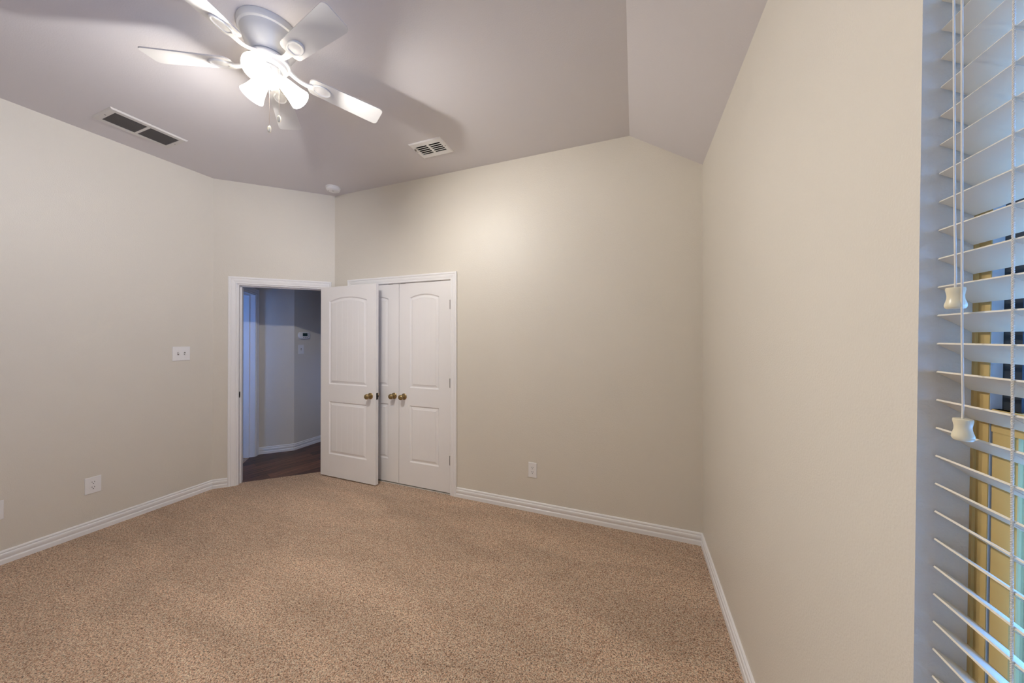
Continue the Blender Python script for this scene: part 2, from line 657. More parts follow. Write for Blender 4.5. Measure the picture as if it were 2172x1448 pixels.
# back and right boards meet in a mitre
d_ = 0.015
bm = bmesh.new()
sweep_sections(bm, [[Vector((-1.572, YB - d, z)) for d, z in BB], [Vector((XR - d, YB - d, z)) for d, z in BB]])
struct(link('baseboard_back', bm, 'trim'))
bm = bmesh.new()
sweep_sections(bm, [[Vector((XR - d, YB - d, z)) for d, z in BB], [Vector((XR - d, YF, z)) for d, z in BB]])
struct(link('baseboard_right', bm, 'trim'))
baseboard('baseboard_hall', [(P0.x, P0.y), (P1.x, P1.y), (HX, HY1 - 0.5)], (-3.7, 3.2))
b0, b1 = lw(NB1, -T, 0), lw(NB1, -2.9, 0)
baseboard('baseboard_side_room', [(b0.x, b0.y), (b1.x, b1.y)], tuple(lw(0, -1, 0))[:2])
b0, b1 = lw(-0.1, -T - 0.001, 0), lw(0.0, -T - 0.001, 0)

# ------------------------------------------------------------------ door casings and jambs
CP = [(0.0, 0.0), (0.0, 0.009), (0.004, 0.0115), (0.010, 0.0115), (0.013, 0.0095), (0.017, 0.0105), (0.030, 0.0135), (0.042, 0.0145), (0.046, 0.0125), (0.049, 0.0125), (0.053, 0.0165), (0.064, 0.0175), (0.070, 0.015), (0.070, 0.0)]


def casing_bm(bm, u0, u1, h, fn, base=0.0):
    """U-shaped casing round an opening; fn(u, depth, z) -> 3D"""
    secs = []
    secs.append([fn(u0 - o, d, base) for o, d in CP])
    secs.append([fn(u0 - o, d, h + o) for o, d in CP])
    secs.append([fn(u1 + o, d, h + o) for o, d in CP])
    secs.append([fn(u1 + o, d, base) for o, d in CP])
    sweep_sections(bm, secs)


def jamb_bm(bm, u0, u1, h, fn, depth, th=0.018, stop=None, base=0.0):
    def bx(ua, ub, da, db, za, zb):
        c = [fn(u, d, z) for z in (za, zb) for d in (da, db) for u in (ua, ub)]
        v = [bm.verts.new(p) for p in c]
        for f in ((0, 1, 3, 2), (4, 6, 7, 5), (0, 4, 5, 1), (2, 3, 7, 6), (0, 2, 6, 4), (1, 5, 7, 3)):
            bm.faces.new([v[i] for i in f])
    bx(u0 - 0.006, u0 + th - 0.006, -depth, 0.0005, base, h)
    bx(u1 - th + 0.006, u1 + 0.006, -depth, 0.0005, base, h)
    bx(u0 - 0.006, u1 + 0.006, -depth, 0.0005, h - th + 0.006, h + 0.006)
    if stop:
        sa, sb = stop
        i0, i1, hh = u0 + th - 0.006, u1 - th + 0.006, h - th + 0.006
        bx(i0, i0 + 0.011, sb, sa, base, hh)
        bx(i1 - 0.011, i1, sb, sa, base, hh)
        bx(i0, i1, sb, sa, hh - 0.011, hh)


# bedroom doorway
fnA = lambda u, d, z: ang(u, d, z)
bm = bmesh.new()
casing_bm(bm, DS0 - 0.002, DS1 + 0.0, DH, fnA)
t1 = struct(link('trim_1', bm, 'trim'))
bm = bmesh.new()
jamb_bm(bm, DS0, DS1, DH, fnA, T + 0.001, stop=(-0.040, -0.075))
link('door_jamb', bm, 'trim', t1)
bm = bmesh.new()
casing_bm(bm, DS0 - 0.002, DS1, DH, lambda u, d, z: ang(u, -T - d, z))
link('hall_side_casing', bm, 'trim', t1)
bm = bmesh.new()
for z0, z1, m_ in ((0.885, 0.945, 0),):
    c = [ang(DS0 + 0.0125, o_, z) for o_, z in ((-0.006, z0 + .008), (-0.010, z0), (-0.028, z0), (-0.034, z0 + .008), (-0.034, z1 - .008), (-0.028, z1), (-0.010, z1), (-0.006, z1 - .008))]
    c2 = [p + ud * 0.0022 for p in c]
    v1 = [bm.verts.new(p) for p in c]
    v2 = [bm.verts.new(p) for p in c2]
    bm.faces.new(v1)
    bm.faces.new(v2)
    for i in range(8):
        bm.faces.new((v1[i], v1[(i + 1) % 8], v2[(i + 1) % 8], v2[i]))
sp = link('strike_plate', bm, 'bronze', t1)
sp['label'] = 'dark bronze strike plate'
bm = bmesh.new()
c = [ang(DS0 + 0.0148, o_, z) for o_, z in ((-0.014, 0.903), (-0.026, 0.903), (-0.026, 0.927), (-0.014, 0.927))]
c2 = [p + ud * 0.0004 for p in c]
v1 = [bm.verts.new(p) for p in c]
v2 = [bm.verts.new(p) for p in c2]
bm.faces.new(v1)
bm.faces.new(v2)
for i in range(4):
    bm.faces.new((v1[i], v1[(i + 1) % 4], v2[(i + 1) % 4], v2[i]))
link('latch_hole', bm, 'dark', sp)

# closet opening
fnB = lambda u, d, z: Vector((u, YB - d, z))
bm = bmesh.new()
casing_bm(bm, CX0, CX1, CH, fnB)
t2 = struct(link('trim_2', bm, 'trim'))
bm = bmesh.new()
jamb_bm(bm, CX0, CX1, CH, fnB, T + 0.001, th=0.010)
link('door_jamb', bm, 'trim', t2)
for px_ in (-2.36, -2.205):
    bm = bmesh.new()
    box(bm, px_ - 0.03, px_ + 0.03, YB + 0.004, YB + 0.03, CH - 0.0075, CH - 0.004, 0.001)
    link('catch_plate', bm, 'hinge', t2)

# hall's left doorway
fnL = lambda u, d, z: lw(u, d, z)
bm = bmesh.new()
casing_bm(bm, LD0, LD1, LDH, fnL)
t3 = struct(link('trim_3', bm, 'trim'))
bm = bmesh.new()
jamb_bm(bm, LD0, LD1, LDH, fnL, T + 0.001, stop=(-0.06, -0.095))
link('door_jamb', bm, 'trim', t3)
bm = bmesh.new()
casing_bm(bm, LD0, LD1, LDH, lambda u, d, z: lw(u, -T - d, z))
link('room_side_casing', bm, 'trim', t3)
bm = bmesh.new()
vs = box(bm, 0.0, 0.0025, -0.097, -0.060, 0.905, 0.965, 0.0)
for v in vs:
    v.co = lw(LD0 + 0.012 + v.co.x, v.co.y + 0.055 - 0.055, v.co.z)
sp = link('strike_plate', bm, 'bronze', t3)
sp['label'] = 'dark strike plate'


# ------------------------------------------------------------------ moulded two-panel doors
def arch_outline(x0, x1, z0, zs, zp, off, n=20):
    """arch-topped panel outline inset by off, counter-clockwise from bottom-left"""
    w = (x1 - x0)
    rise = zp - zs
    xm = (x0 + x1) / 2
    rad = (w * w / 4 + rise * rise) / (2 * rise) if rise > 1e-6 else None
    a0_, a1_ = x0 + off, x1 - off
    pts = [(a0_, z0 + off), (a1_, z0 + off)]
    for i in range(n + 1):
        x = a1_ + (a0_ - a1_) * i / n
        if rad:
            zc_ = zp - rad
            z = zc_ + math.sqrt(max((rad - off) ** 2 - (x - xm) ** 2, 0))
        else:
            z = zs - off
        pts.append((x, z))
    return pts


PROF = [(0.0, 0.0), (0.003, 0.0025), (0.009, 0.0085), (0.0125, 0.0095), (0.0165, 0.0095), (0.020, 0.0085), (0.036, 0.0035), (0.0375, 0.0012)]


def panel_door_bm(W_, H_, TH, panels, grooves=True):
    """door in local coords: x 0..W, z 0..H, front face y=0 (facing -y), thickness TH"""
    bm = bmesh.new()
    for side in (0, 1):
        yf = (lambda d: d) if side == 0 else (lambda d: TH - d)
        outer = [bm.verts.new((x, yf(0), z)) for x, z in ((0, 0), (W_, 0), (W_, H_), (0, H_))]
        if side == 0:
            of = outer
        else:
            ob = outer
        edges = [bm.edges.new((outer[i], outer[(i + 1) % 4])) for i in range(4)]
        for (x0, x1, z0, zs, zp) in panels:
            loops = []
            for off, d in PROF:
                loops.append([bm.verts.new((x, yf(d), z)) for x, z in arch_outline(x0, x1, z0, zs, zp, off)])
            l0 = loops[0]
            n = len(l0)
            edges += [bm.edges.new((l0[i], l0[(i + 1) % n])) for i in range(n)]
            for a, b in zip(loops, loops[1:]):
                for i in range(n):
                    bm.faces.new((a[i], a[(i + 1) % n], b[(i + 1) % n], b[i]))
            # planked field: vertical strips with shallow v-grooves
            off, d = PROF[-1]
            fx0, fx1 = x0 + off, x1 - off
            cols = [(fx0, 0)]
            k = max(3, round((fx1 - fx0) / 0.072))
            for j in range(1, k):
                gx = fx0 + (fx1 - fx0) * j / k
                if grooves:
                    cols += [(gx - 0.0022, 0), (gx, 0.0010), (gx + 0.0022, 0)]
                else:
                    cols += [(gx, 0)]
            cols.append((fx1, 0))
            w = x1 - x0
            rise = zp - zs
            rad = (w * w / 4 + rise * rise) / (2 * rise) if rise > 1e-6 else None
            xm = (x0 + x1) / 2

            def top(x):
                return (zp - rad) + math.sqrt((rad - off) ** 2 - (x - xm) ** 2) if rad else zs - off
            prev = None
            for x, gd in cols:
                b_ = bm.verts.new((x, yf(d + gd), z0 + off))
                t_ = bm.verts.new((x, yf(d + gd), top(x)))
                if prev:
                    bm.faces.new((prev[0], b_, t_, prev[1]))
                prev = (b_, t_)
        bmesh.ops.triangle_fill(bm, edges=edges, use_beauty=True)
    for i in range(4):
        bm.faces.new((of[i], of[(i + 1) % 4], ob[(i + 1) % 4], ob[i]))
    bmesh.ops.recalc_face_normals(bm, faces=bm.faces)
    return bm


KP = [(0.0, 0.0), (0.0325, 0.0), (0.0325, 0.003), (0.030, 0.006), (0.022, 0.009), (0.015, 0.011), (0.0115, 0.014), (0.0105, 0.024), (0.012, 0.029),
      (0.018, 0.033), (0.0245, 0.040), (0.0275, 0.049), (0.0265, 0.058), (0.021, 0.065), (0.012, 0.0685), (0.0, 0.0695)]


def knob(parent, x, y, z, direction=-1):
    """round knob with rosette, local to parent, axis along y"""
    bm = bmesh.new()
    m = Matrix.Translation((x, y, z)) @ Matrix.Rotation(PI / 2 if direction < 0 else -PI / 2, 4, 'X')
    lathe(bm, KP, 28, m, cap=False)
    o = link('door_knob', bm, 'brass', parent, smooth=True)
    o['label'] = 'antique brass round door knob'
    return o


def hinge(parent, x, y, z):
    bm = bmesh.new()
    m = Matrix.Translation((x, y, z))
    lathe(bm, [(0, -0.049), (0.004, -0.049), (0.0055, -0.046), (0.0055, 0.046), (0.004, 0.049), (0, 0.049)], 12, m, cap=False)
    box(bm, x - 0.012, x + 0.010, y, y + 0.004, z - 0.044, z + 0.044)
    return link('hinge', bm, 'hinge', parent, smooth=False)


# open bedroom door, folded back along the closet wall
DW, DHH, DT = 0.762, 2.030, 0.035
door1 = panel_door_bm(DW, DHH, DT, [(0.122, DW - 0.118, 0.238, 0.802, 0.802), (0.122, DW - 0.118, 0.987, 1.876, 1.917)])
d1 = struct(link('door_1', door1, 'door', recalc=False))
d1.location = (-3.199, 2.575, 0.012)
d1.rotation_euler = (0, 0, 0)
tag(d1, 'white arch-panel door standing open in front of the closet doors', 'door')
knob(d1, DW - 0.068, 0.0, 0.895, -1)
knob(d1, DW - 0.068, DT, 0.895, 1)
bm = bmesh.new()
box(bm, DW - 0.0005, DW + 0.0015, 0.006, 0.029, 0.860, 0.928, 0.0)
lt = link('latch_plate', bm, 'bronze', d1)
lt['label'] = 'dark bronze latch plate'
bm = bmesh.new()
prism(bm, [(0.010, 0.0), (0.024, 0.0), (0.024, 0.011), (0.020, 0.011)], (0.884, 0.904), lambda u, v, w: (DW + 0.0015 + v, u, w))
link('latch_bolt', bm, 'bronze', lt)
for z in (0.22, 1.0, 1.80):
    hinge(d1, -0.002, DT + 0.001, z)

# closet pair
cg = (CX0 + CX1) / 2 - 0.003
LW_ = cg - 0.0020 - (CX0 + 0.005)
d2 = struct(link('door_2', panel_door_bm(LW_, 2.039, DT, [(0.125, LW_ - 0.135, 0.233, 0.803, 0.803), (0.125, LW_ - 0.135, 0.982, 1.890, 1.923)]), 'door', recalc=False))
d2.location = (CX0 + 0.005, YB + 0.008, 0.012)
tag(d2, 'left closet door leaf, half hidden behind the open bedroom door', 'door')
RW_ = (CX1 - 0.006) - (cg + 0.0020)
d3 = struct(link('door_3', panel_door_bm(RW_, 2.039, DT, [(0.130, RW_ - 0.130, 0.233, 0.803, 0.803), (0.130, RW_ - 0.130, 0.982, 1.890, 1.923)]), 'door', recalc=False))
d3.location = (cg + 0.0020, YB + 0.008, 0.012)
tag(d3, 'right closet door leaf with three hinges along the casing', 'door')
knob(d2, LW_ - 0.058, 0.0, 0.888, -1)
knob(d3, 0.062, 0.0, 0.888, -1)
for z in (0.312, 1.052, 1.806):
    hinge(d3, RW_ + 0.003, -0.005, z)
    hinge(d2, -0.003, -0.005, z)

# ------------------------------------------------------------------ window in the right wall
XF = XR + 0.0695                 # room face of the vinyl frame
w1 = empty('window_1', (XF, 0, 0))
struct(w1)
w1.location = (0, 0, 0)


def yl(z, off):
    return wedge(z) - off


def stile(bm, off0, off1, x0, x1, z0, z1, near=False):
    c = []
    for z in (z0, z1):
        if near:
            ya, yb_ = WY0 + off0, WY0 + off1
        else:
            ya, yb_ = yl(z, off0), yl(z, off1)
        c += [(x0, ya, z), (x1, ya, z), (x1, yb_, z), (x0, yb_, z)]
    v = [bm.verts.new(p) for p in c]
    for f in ((0, 1, 2, 3), (7, 6, 5, 4), (0, 4, 5, 1), (1, 5, 6, 2), (2, 6, 7, 3), (3, 7, 4, 0)):
        bm.faces.new([v[i] for i in f])


def rail(bm, off, x0, x1, z0, z1):
    c = []
    for z in (z0, z1):
        c += [(x0, yl(z, off), z), (x1, yl(z, off), z), (x1, WY0 + off, z), (x0, WY0 + off, z)]
    v = [bm.verts.new(p) for p in c]
    for f in ((0, 1, 2, 3), (7, 6, 5, 4), (0, 4, 5, 1), (1, 5, 6, 2), (2, 6, 7, 3), (3, 7, 4, 0)):
        bm.faces.new([v[i] for i in f])


ZM = 1.392
bm = bmesh.new()
for near in (False, True):
    stile(bm, -0.002, 0.0045, XF - 0.004, XF + 0.06, WZ0, WZ1, near)
    stile(bm, 0.0045, 0.0235, XF, XF + 0.08, WZ0, WZ1, near)
rail(bm, 0.0, XF, XF + 0.08, WZ0, WZ0 + 0.03)
rail(bm, 0.0, XF, XF + 0.08, WZ1 - 0.03, WZ1)
link('window_frame', bm, 'winframe', w1)
# lower sash
bm = bmesh.new()
for near in (False, True):
    stile(bm, 0.0275, 0.056, XF + 0.002, XF + 0.013, WZ0 + 0.03, ZM, near)
    stile(bm, 0.056, 0.0595, XF + 0.006, XF + 0.012, WZ0 + 0.03, ZM, near)
rail(bm, 0.0275, XF + 0.002, XF + 0.013, WZ0 + 0.03, WZ0 + 0.08)
rail(bm, 0.0275, XF + 0.0005, XF + 0.0135, ZM - 0.036, ZM)
ls = link('lower_sash', bm, 'winframe', w1)
bm = bmesh.new()
rail(bm, 0.058, XF + 0.008, XF + 0.011, WZ0 + 0.07, ZM - 0.03)
link('glass_pane', bm, 'glass', ls)
# upper sash sits further out
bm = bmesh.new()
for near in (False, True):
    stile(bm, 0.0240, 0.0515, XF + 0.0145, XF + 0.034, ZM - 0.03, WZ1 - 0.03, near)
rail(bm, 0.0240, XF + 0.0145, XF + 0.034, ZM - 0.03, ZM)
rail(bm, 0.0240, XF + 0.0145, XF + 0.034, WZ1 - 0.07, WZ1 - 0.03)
M['darkframe'] = mat('dark_frame', (0.02, 0.025, 0.03), 0.6)  # near-black, shared by the upper sash and the strip beside the lower one
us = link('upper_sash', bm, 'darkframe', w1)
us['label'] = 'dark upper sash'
bm = bmesh.new()
rail(bm, 0.050, XF + 0.022, XF + 0.025, ZM, WZ1 - 0.06)
link('glass_pane', bm, 'glass', us)
bm = bmesh.new()
for near in (False, True):
    stile(bm, 0.0242, 0.0275, XF + 0.0045, XF + 0.0135, WZ0 + 0.03, ZM, near)
link('gap_strip', bm, 'darkframe', w1)  # near-black strip filling the gap beside the lower sash
M['track'] = mat('pale_track', (0.66, 0.66, 0.68), 0.5)
bm = bmesh.new()
for near in (False, True):
    stile(bm, 0.0230, 0.0240, XF + 0.0012, XF + 0.0145, WZ0 + 0.03, WZ1 - 0.03, near)
jt = link('jamb_track', bm, 'track', w1)
jt['label'] = 'pale grey jamb track'
portal('window_daylight', (XR + TW + 0.02, (WY0 + 0.78) / 2, (WZ0 + WZ1) / 2), (0, PI / 2, 0), WZ1 - WZ0, 0.78 - WY0)

# ------------------------------------------------------------------ window blind
bl = empty('window_blind', (0.505, 0.3, WZ1))
tag(bl, 'cream faux-wood slat blind hanging in the window on the right wall', 'window blind')
bo = Vector(bl.location)
SX0, SW, ST = 0.4855, 0.050, 0.0034
tilt = math.radians(34)
step = 0.0482
zfirst = 2.074 + 3 * step


def slat_bm(y0, y1):
    bm = bmesh.new()
    prof = []
    n = 6
    top, bot = [], []
    for i in range(n + 1):
        t = i / n
        sag = 0.0012 * (1 - (2 * t - 1) ** 2)
        e = ST / 2 * (1 if 0 < i < n else 0.9)
        top.append((t * SW, sag + e))
        bot.append((t * SW, sag - e))
    poly = top + bot[::-1]
    poly = [(u * math.cos(tilt) + v * math.sin(tilt), -u * math.sin(tilt) + v * math.cos(tilt)) for u, v in poly]
    prism(bm, poly, (y0, y1), lambda u, v, w: (u, w, v))
    return bm


z = zfirst
while z > WZ0 + 0.09:
    y1 = wedge(z) - 0.0035
    s = link('slat', slat_bm(WY0 + 0.006 - bo.y, y1 - bo.y), 'slat', bl)
    s.location = (SX0 - bo.x, 0, z - bo.z)
    z -= step
zlast = z + step
bm = bmesh.new()
box(bm, -0.022, 0.020, WY0 + 0.006 - bo.y, wedge(WZ1) - 0.004 - bo.y, WZ1 - 0.045 - bo.z, WZ1 - bo.z, 0.002)
link('head_rail', bm, 'slat', bl)
bm = bmesh.new()
box(bm, -0.018, 0.018, WY0 + 0.006 - bo.y, wedge(WZ0) - 0.006 - bo.y, WZ0 + 0.02 - bo.z, WZ0 + 0.045 - bo.z, 0.004)
link('bottom_rail', bm, 'slat', bl)


def rope(bm, p0, p1, r, pitch, strands=2, sr=None, n_per=8):
    p0, p1 = Vector(p0), Vector(p1)
    Ln = (p1 - p0).length
    n = int(Ln / pitch * n_per)
    t = (p1 - p0).normalized()
    a = t.orthogonal().normalized()
    b = t.cross(a)
    for s_ in range(strands):
        pts = []
        for i in range(n + 1):
            ph = 2 * PI * i / n_per + 2 * PI * s_ / strands
            pts.append(p0 + t * (Ln * i / n) + (a * math.cos(ph) + b * math.sin(ph)) * r)
        tube(bm, pts, sr or r, 5)


# ladder cords (front and rear strings with a rung under every slat)
for yy in (0.6555, 0.20, -0.17):
    bm = bmesh.new()
    lean = 0.0065 if yy > 0.5 else 0
    x_f = SX0 - 0.0022
    pz0, pz1 = WZ1 - 0.04, WZ0 + 0.03
    yz = lambda z: yy - lean * (z - 1.5)
    rope(bm, (x_f - bo.x, yz(pz1) - bo.y, pz1 - bo.z), (x_f - bo.x, yz(pz0) - bo.y, pz0 - bo.z), 0.0008, 0.0046, 2, 0.0009)
    tube(bm, [(0.5290 - bo.x, yz(pz1) - bo.y, pz1 - bo.z), (0.5290 - bo.x, yz(pz0) - bo.y, pz0 - bo.z)], 0.0008, 6)
    zz = zfirst
    while zz > WZ0 + 0.09:
        tube(bm, [(x_f - bo.x, yz(zz) - bo.y, zz - 0.0035 - bo.z), (0.5290 - bo.x, yz(zz) - 0.004 - bo.y, zz - 0.0325 - bo.z)], 0.0007, 5)
        zz -= step
    link('ladder_cord', bm, 'cord', bl)

# lift cords with their tassels
TP = [(0.0, 0.0), (0.0090, 0.0), (0.0098, -0.0008), (0.0099, -0.0040), (0.0092, -0.0080), (0.0086, -0.0120), (0.0088, -0.0165), (0.0098, -0.0210), (0.0109, -0.0250), (0.0112, -0.0280), (0.0106, -0.0308), (0.0090, -0.0326), (0.0, -0.0332)]
XK = 0.466
for (yt, zt, yb_, zb) in ((0.7150, 2.06, 0.7130, 1.583), (0.7005, 2.06, 0.7015, 1.383)):
    bm = bmesh.new()
    tube(bm, [(XK - bo.x, yb_ + 0.0008 - bo.y, zb - bo.z - 0.004), (XK - bo.x, yb_ - bo.y, zb - bo.z + 0.02), (XK - bo.x, yb_ + 0.0012 - bo.y, zb - bo.z + 0.12), (XK - bo.x, yt - bo.y, WZ1 - 0.03 - bo.z)], 0.00125, 10)
    lc = link('lift_cord', bm, 'cord', bl, smooth=True)
    bm = bmesh.new()
    lathe(bm, TP, 28, Matrix.Translation((XK - bo.x, yb_ - bo.y, zb - bo.z)), cap=False)
    link('tassel', bm, 'ivory', lc, smooth=True)

# ------------------------------------------------------------------ ceiling fan with light kit
FX, FY = -1.763, 1.125
fan = empty('ceiling_fan', (FX, FY, ZC))
tag(fan, 'white five-blade flush-mount ceiling fan with three lit frosted glass shades', 'ceiling fan')
bm = bmesh.new()
lathe(bm, [(0.0, 0.0), (0.1385, 0.0), (0.1395, -0.004), (0.1385, -0.022), (0.1345, -0.030), (0.126, -0.034), (0.1235, -0.040), (0.121, -0.055), (0.114, -0.075), (0.101, -0.098), (0.088, -0.117), (0.0815, -0.128), (0.080, -0.136), (0.0, -0.136)], 56, cap=False)
link('canopy', bm, 'fan', fan, smooth=True)
bm = bmesh.new()
lathe(bm, [(0.0, -0.1362), (0.074, -0.1362), (0.074, -0.143), (0.086, -0.146), (0.0885, -0.151), (0.0885, -0.160), (0.086, -0.165), (0.076, -0.168), (0.074, -0.186), (0.070, -0.190), (0.0, -0.190)], 48, cap=False)
link('motor_hub', bm, 'fan', fan, smooth=True)
bm = bmesh.new()
lathe(bm, [(0.0, -0.1902), (0.046, -0.1902), (0.050, -0.194), (0.052, -0.202), (0.050, -0.238), (0.046, -0.252), (0.038, -0.268), (0.026, -0.282), (0.010, -0.294), (0.008, -0.302), (0.0, -0.304)], 40, cap=False)
lk = link('light_kit', bm, 'fan', fan, smooth=True)

BZ = -0.178                      # blade plane below ceiling
PITCH = math.radians(-12)


def blade_bm():
    """blade along +x, pitched about its long axis"""
    bm = bmesh.new()
    out = []
    r0, r1 = 0.172, 0.560
    w0, w1_ = 0.050, 0.063

    def arc(cx, cy, r, a0_, a1_, n=6):
        return [(cx + r * math.cos(math.radians(a0_ + (a1_ - a0_) * i / n)), cy + r * math.sin(math.radians(a0_ + (a1_ - a0_) * i / n))) for i in range(n + 1)]
    rc = 0.024
    pts = arc(r1 - rc, w1_ - rc, rc, 90, 0) + arc(r1 - rc, -w1_ + rc, rc, 0, -90) + arc(r0 + 0.03, -w0 + 0.03, 0.03, -90, -180) + arc(r0 + 0.03, w0 - 0.03, 0.03, 180, 90)
    prism(bm, pts, (-0.003, 0.003), lambda u, v, w: (u, v, w))
    m = Matrix.Rotation(PITCH, 4, 'X')
    for v in bm.verts:
        v.co = m @ v.co
    return bm


def iron_bm():
    bm = bmesh.new()
    m = Matrix.Rotation(PITCH, 4, 'X')
    # oval medallion under the blade root with a raised rim
    n = 28
    rings = []
    for (f, h) in ((1.0, -0.0032), (1.0, -0.008), (0.93, -0.0105), (0.84, -0.0105), (0.78, -0.0075), (0.70, -0.0065), (0.45, -0.0085), (0.0001, -0.0090)):
        rings.append([bm.verts.new(m @ Vector((0.236 + 0.050 * f * math.cos(2 * PI * k / n), 0.033 * f * math.sin(2 * PI * k / n), h))) for k in range(n)])
    for a, b in zip(rings, rings[1:]):
        for k in range(n):
            bm.faces.new((a[k], a[(k + 1) % n], b[(k + 1) % n], b[k]))
    bm.faces.new(rings[0])
    # arm from hub to medallion
    secs = []
    for i in range(9):
        t = i / 8
        x = 0.080 + (0.200 - 0.080) * t
        hw = 0.017 - 0.006 * math.sin(PI * t)
        zc_ = 0.020 * (1 - t) ** 2 - 0.010 * math.sin(PI * t) - 0.006 * t
        th = 0.004
        sec = [Vector((x, -hw, zc_ - th)), Vector((x, hw, zc_ - th)), Vector((x, hw, zc_ + th * 0.6)), Vector((x, -hw, zc_ + th * 0.6))]
        mm = Matrix.Rotation(PITCH * t, 4, 'X')
        secs.append([mm @ p for p in sec])
    sweep_sections(bm, secs)
    return bm


blade0 = iron0 = None
for k in range(5):
    a = math.radians(64 + 72 * k)
    if blade0 is None:
        b = link('blade', blade_bm(), 'blade', fan)
        ir = link('blade_iron', iron_bm(), 'fan', b, smooth=True)
        blade0, iron0 = b, ir
    else:
        b = blade0.copy()
        COL.objects.link(b)
        b.parent = fan
        ir = iron0.copy()
        COL.objects.link(ir)
        ir.parent = b
    b.location = (0, 0, BZ)
    b.rotation_euler = (0, 0, a)

# three bell shades: azimuth, tilt from straight down
SP_OUT = [(0.0215, 0.0), (0.0265, 0.007), (0.0320, 0.020), (0.0360, 0.038), (0.0400, 0.060), (0.0450, 0.084), (0.0515, 0.106), (0.0555, 0.118)]
for azd, tl, pw in ((303, 56, 1.0), (45, 48, 1.0), (180, 58, 0.8)):
    az = math.radians(azd)
    t_ = math.radians(tl)
    dirv = Vector((math.cos(az) * math.sin(t_), math.sin(az) * math.sin(t_), -math.cos(t_)))
    root = Vector((math.cos(az) * 0.022, math.sin(az) * 0.022, -0.212))
    q = dirv.to_track_quat('Z', 'Y').to_matrix().to_4x4()
    mtx = Matrix.Translation(root) @ q
    # fitter cup
    bm = bmesh.new()
    lathe(bm, [(0.0, -0.004), (0.016, -0.004), (0.018, 0.010), (0.0255, 0.018), (0.0265, 0.034), (0.0245, 0.036), (0.0, 0.036)], 28, mtx, cap=False)
    fc = link('shade_fitter', bm, 'fan', lk, smooth=True)
    m2 = mtx @ Matrix.Translation((0, 0, 0.030))
    bm = bmesh.new()
    prof = SP_OUT + [(r - 0.0025, z_) for r, z_ in reversed(SP_OUT)]
    lathe(bm, prof, 40, m2, cap=False)
    sh = link('glass_shade', bm, 'shade', fan, smooth=True)
    bm = bmesh.new()
    lathe(bm, [(0.0, 0.004), (0.010, 0.006), (0.0115, 0.016), (0.012, 0.024), (0.0165, 0.032), (0.0195, 0.042), (0.0190, 0.048), (0.0150, 0.053), (0.008, 0.055), (0.0, 0.0555)], 24, m2, cap=False)
    bb = link('bulb', bm, 'bulb', sh, smooth=True)
    ld = bpy.data.lights.new('fan_lamp', 'POINT')
    ld.energy = LAMP_W * pw
    ld.color = LAMP_COL
    ld.shadow_soft_size = 0.022
    lo = bpy.data.objects.new('fan_lamp', ld)
    COL.objects.link(lo)
    lo.parent = fan
    lo.location = m2 @ Vector((0, 0, 0.086))

# pull chains
for (rr, dd, zt, zb) in ((0.026, -0.040, -0.262, -0.512), (0.068, -0.030, -0.205, -0.455)):
    p = R * rr + Vector((D.x, D.y, 0)) * dd
    bm = bmesh.new()
    zz = zt + 0.02
    while zz > zb:
        bmesh.ops.create_icosphere(bm, subdivisions=1, radius=0.0017, matrix=Matrix.Translation((p.x, p.y, zz)))
        zz -= 0.0034
    tube(bm, [(p.x, p.y, zt + 0.02), (p.x, p.y, zb)], 0.0007, 5)
    pc = link('pull_chain', bm, 'chain', fan, smooth=True)
    bm = bmesh.new()
    lathe(bm, [(0.0, 0.004), (0.004, 0.003), (0.0075, -0.004), (0.0085, -0.012), (0.0080, -0.020), (0.0055, -0.028), (0.0, -0.030)], 16, Matrix.Translation((p.x, p.y, zb)), cap=False)
    link('chain_fob', bm, 'ivory', pc, smooth=True)

# ------------------------------------------------------------------ ceiling vents and smoke detector
def frame_bm(bm, x0, x1, y0, y1, bw, zt, zb, dx=None):
    """picture-frame flange hanging from zt to zb, outer rect, border bw, bevelled outwards"""
    bx_, by_ = bw if isinstance(bw, tuple) else (bw, bw)
    o1 = [(x0, y0), (x1, y0), (x1, y1), (x0, y1)]
    o2 = [(x0 + 0.007, y0 + 0.007), (x1 - 0.007, y0 + 0.007), (x1 - 0.007, y1 - 0.007), (x0 + 0.007, y1 - 0.007)]
    i1 = [(x0 + bx_, y0 + by_), (x1 - bx_, y0 + by_), (x1 - bx_, y1 - by_), (x0 + bx_, y1 - by_)]
    L = [[bm.verts.new((x, y, z)) for x, y in ring] for ring, z in ((o1, zt), (o1, zt - 0.002), (o2, zb), (i1, zb), (i1, zt))]
    for a, b in zip(L, L[1:] + L[:1]):
        for i in range(4):
            bm.faces.new((a[i], a[(i + 1) % 4], b[(i + 1) % 4], b[i]))


def disk(bm, x, y, z, r, h, n=10):
    lathe(bm, [(0, 0), (r, 0), (r, -h), (0, -h)], n, Matrix.Translation((x, y, z)), cap=False)


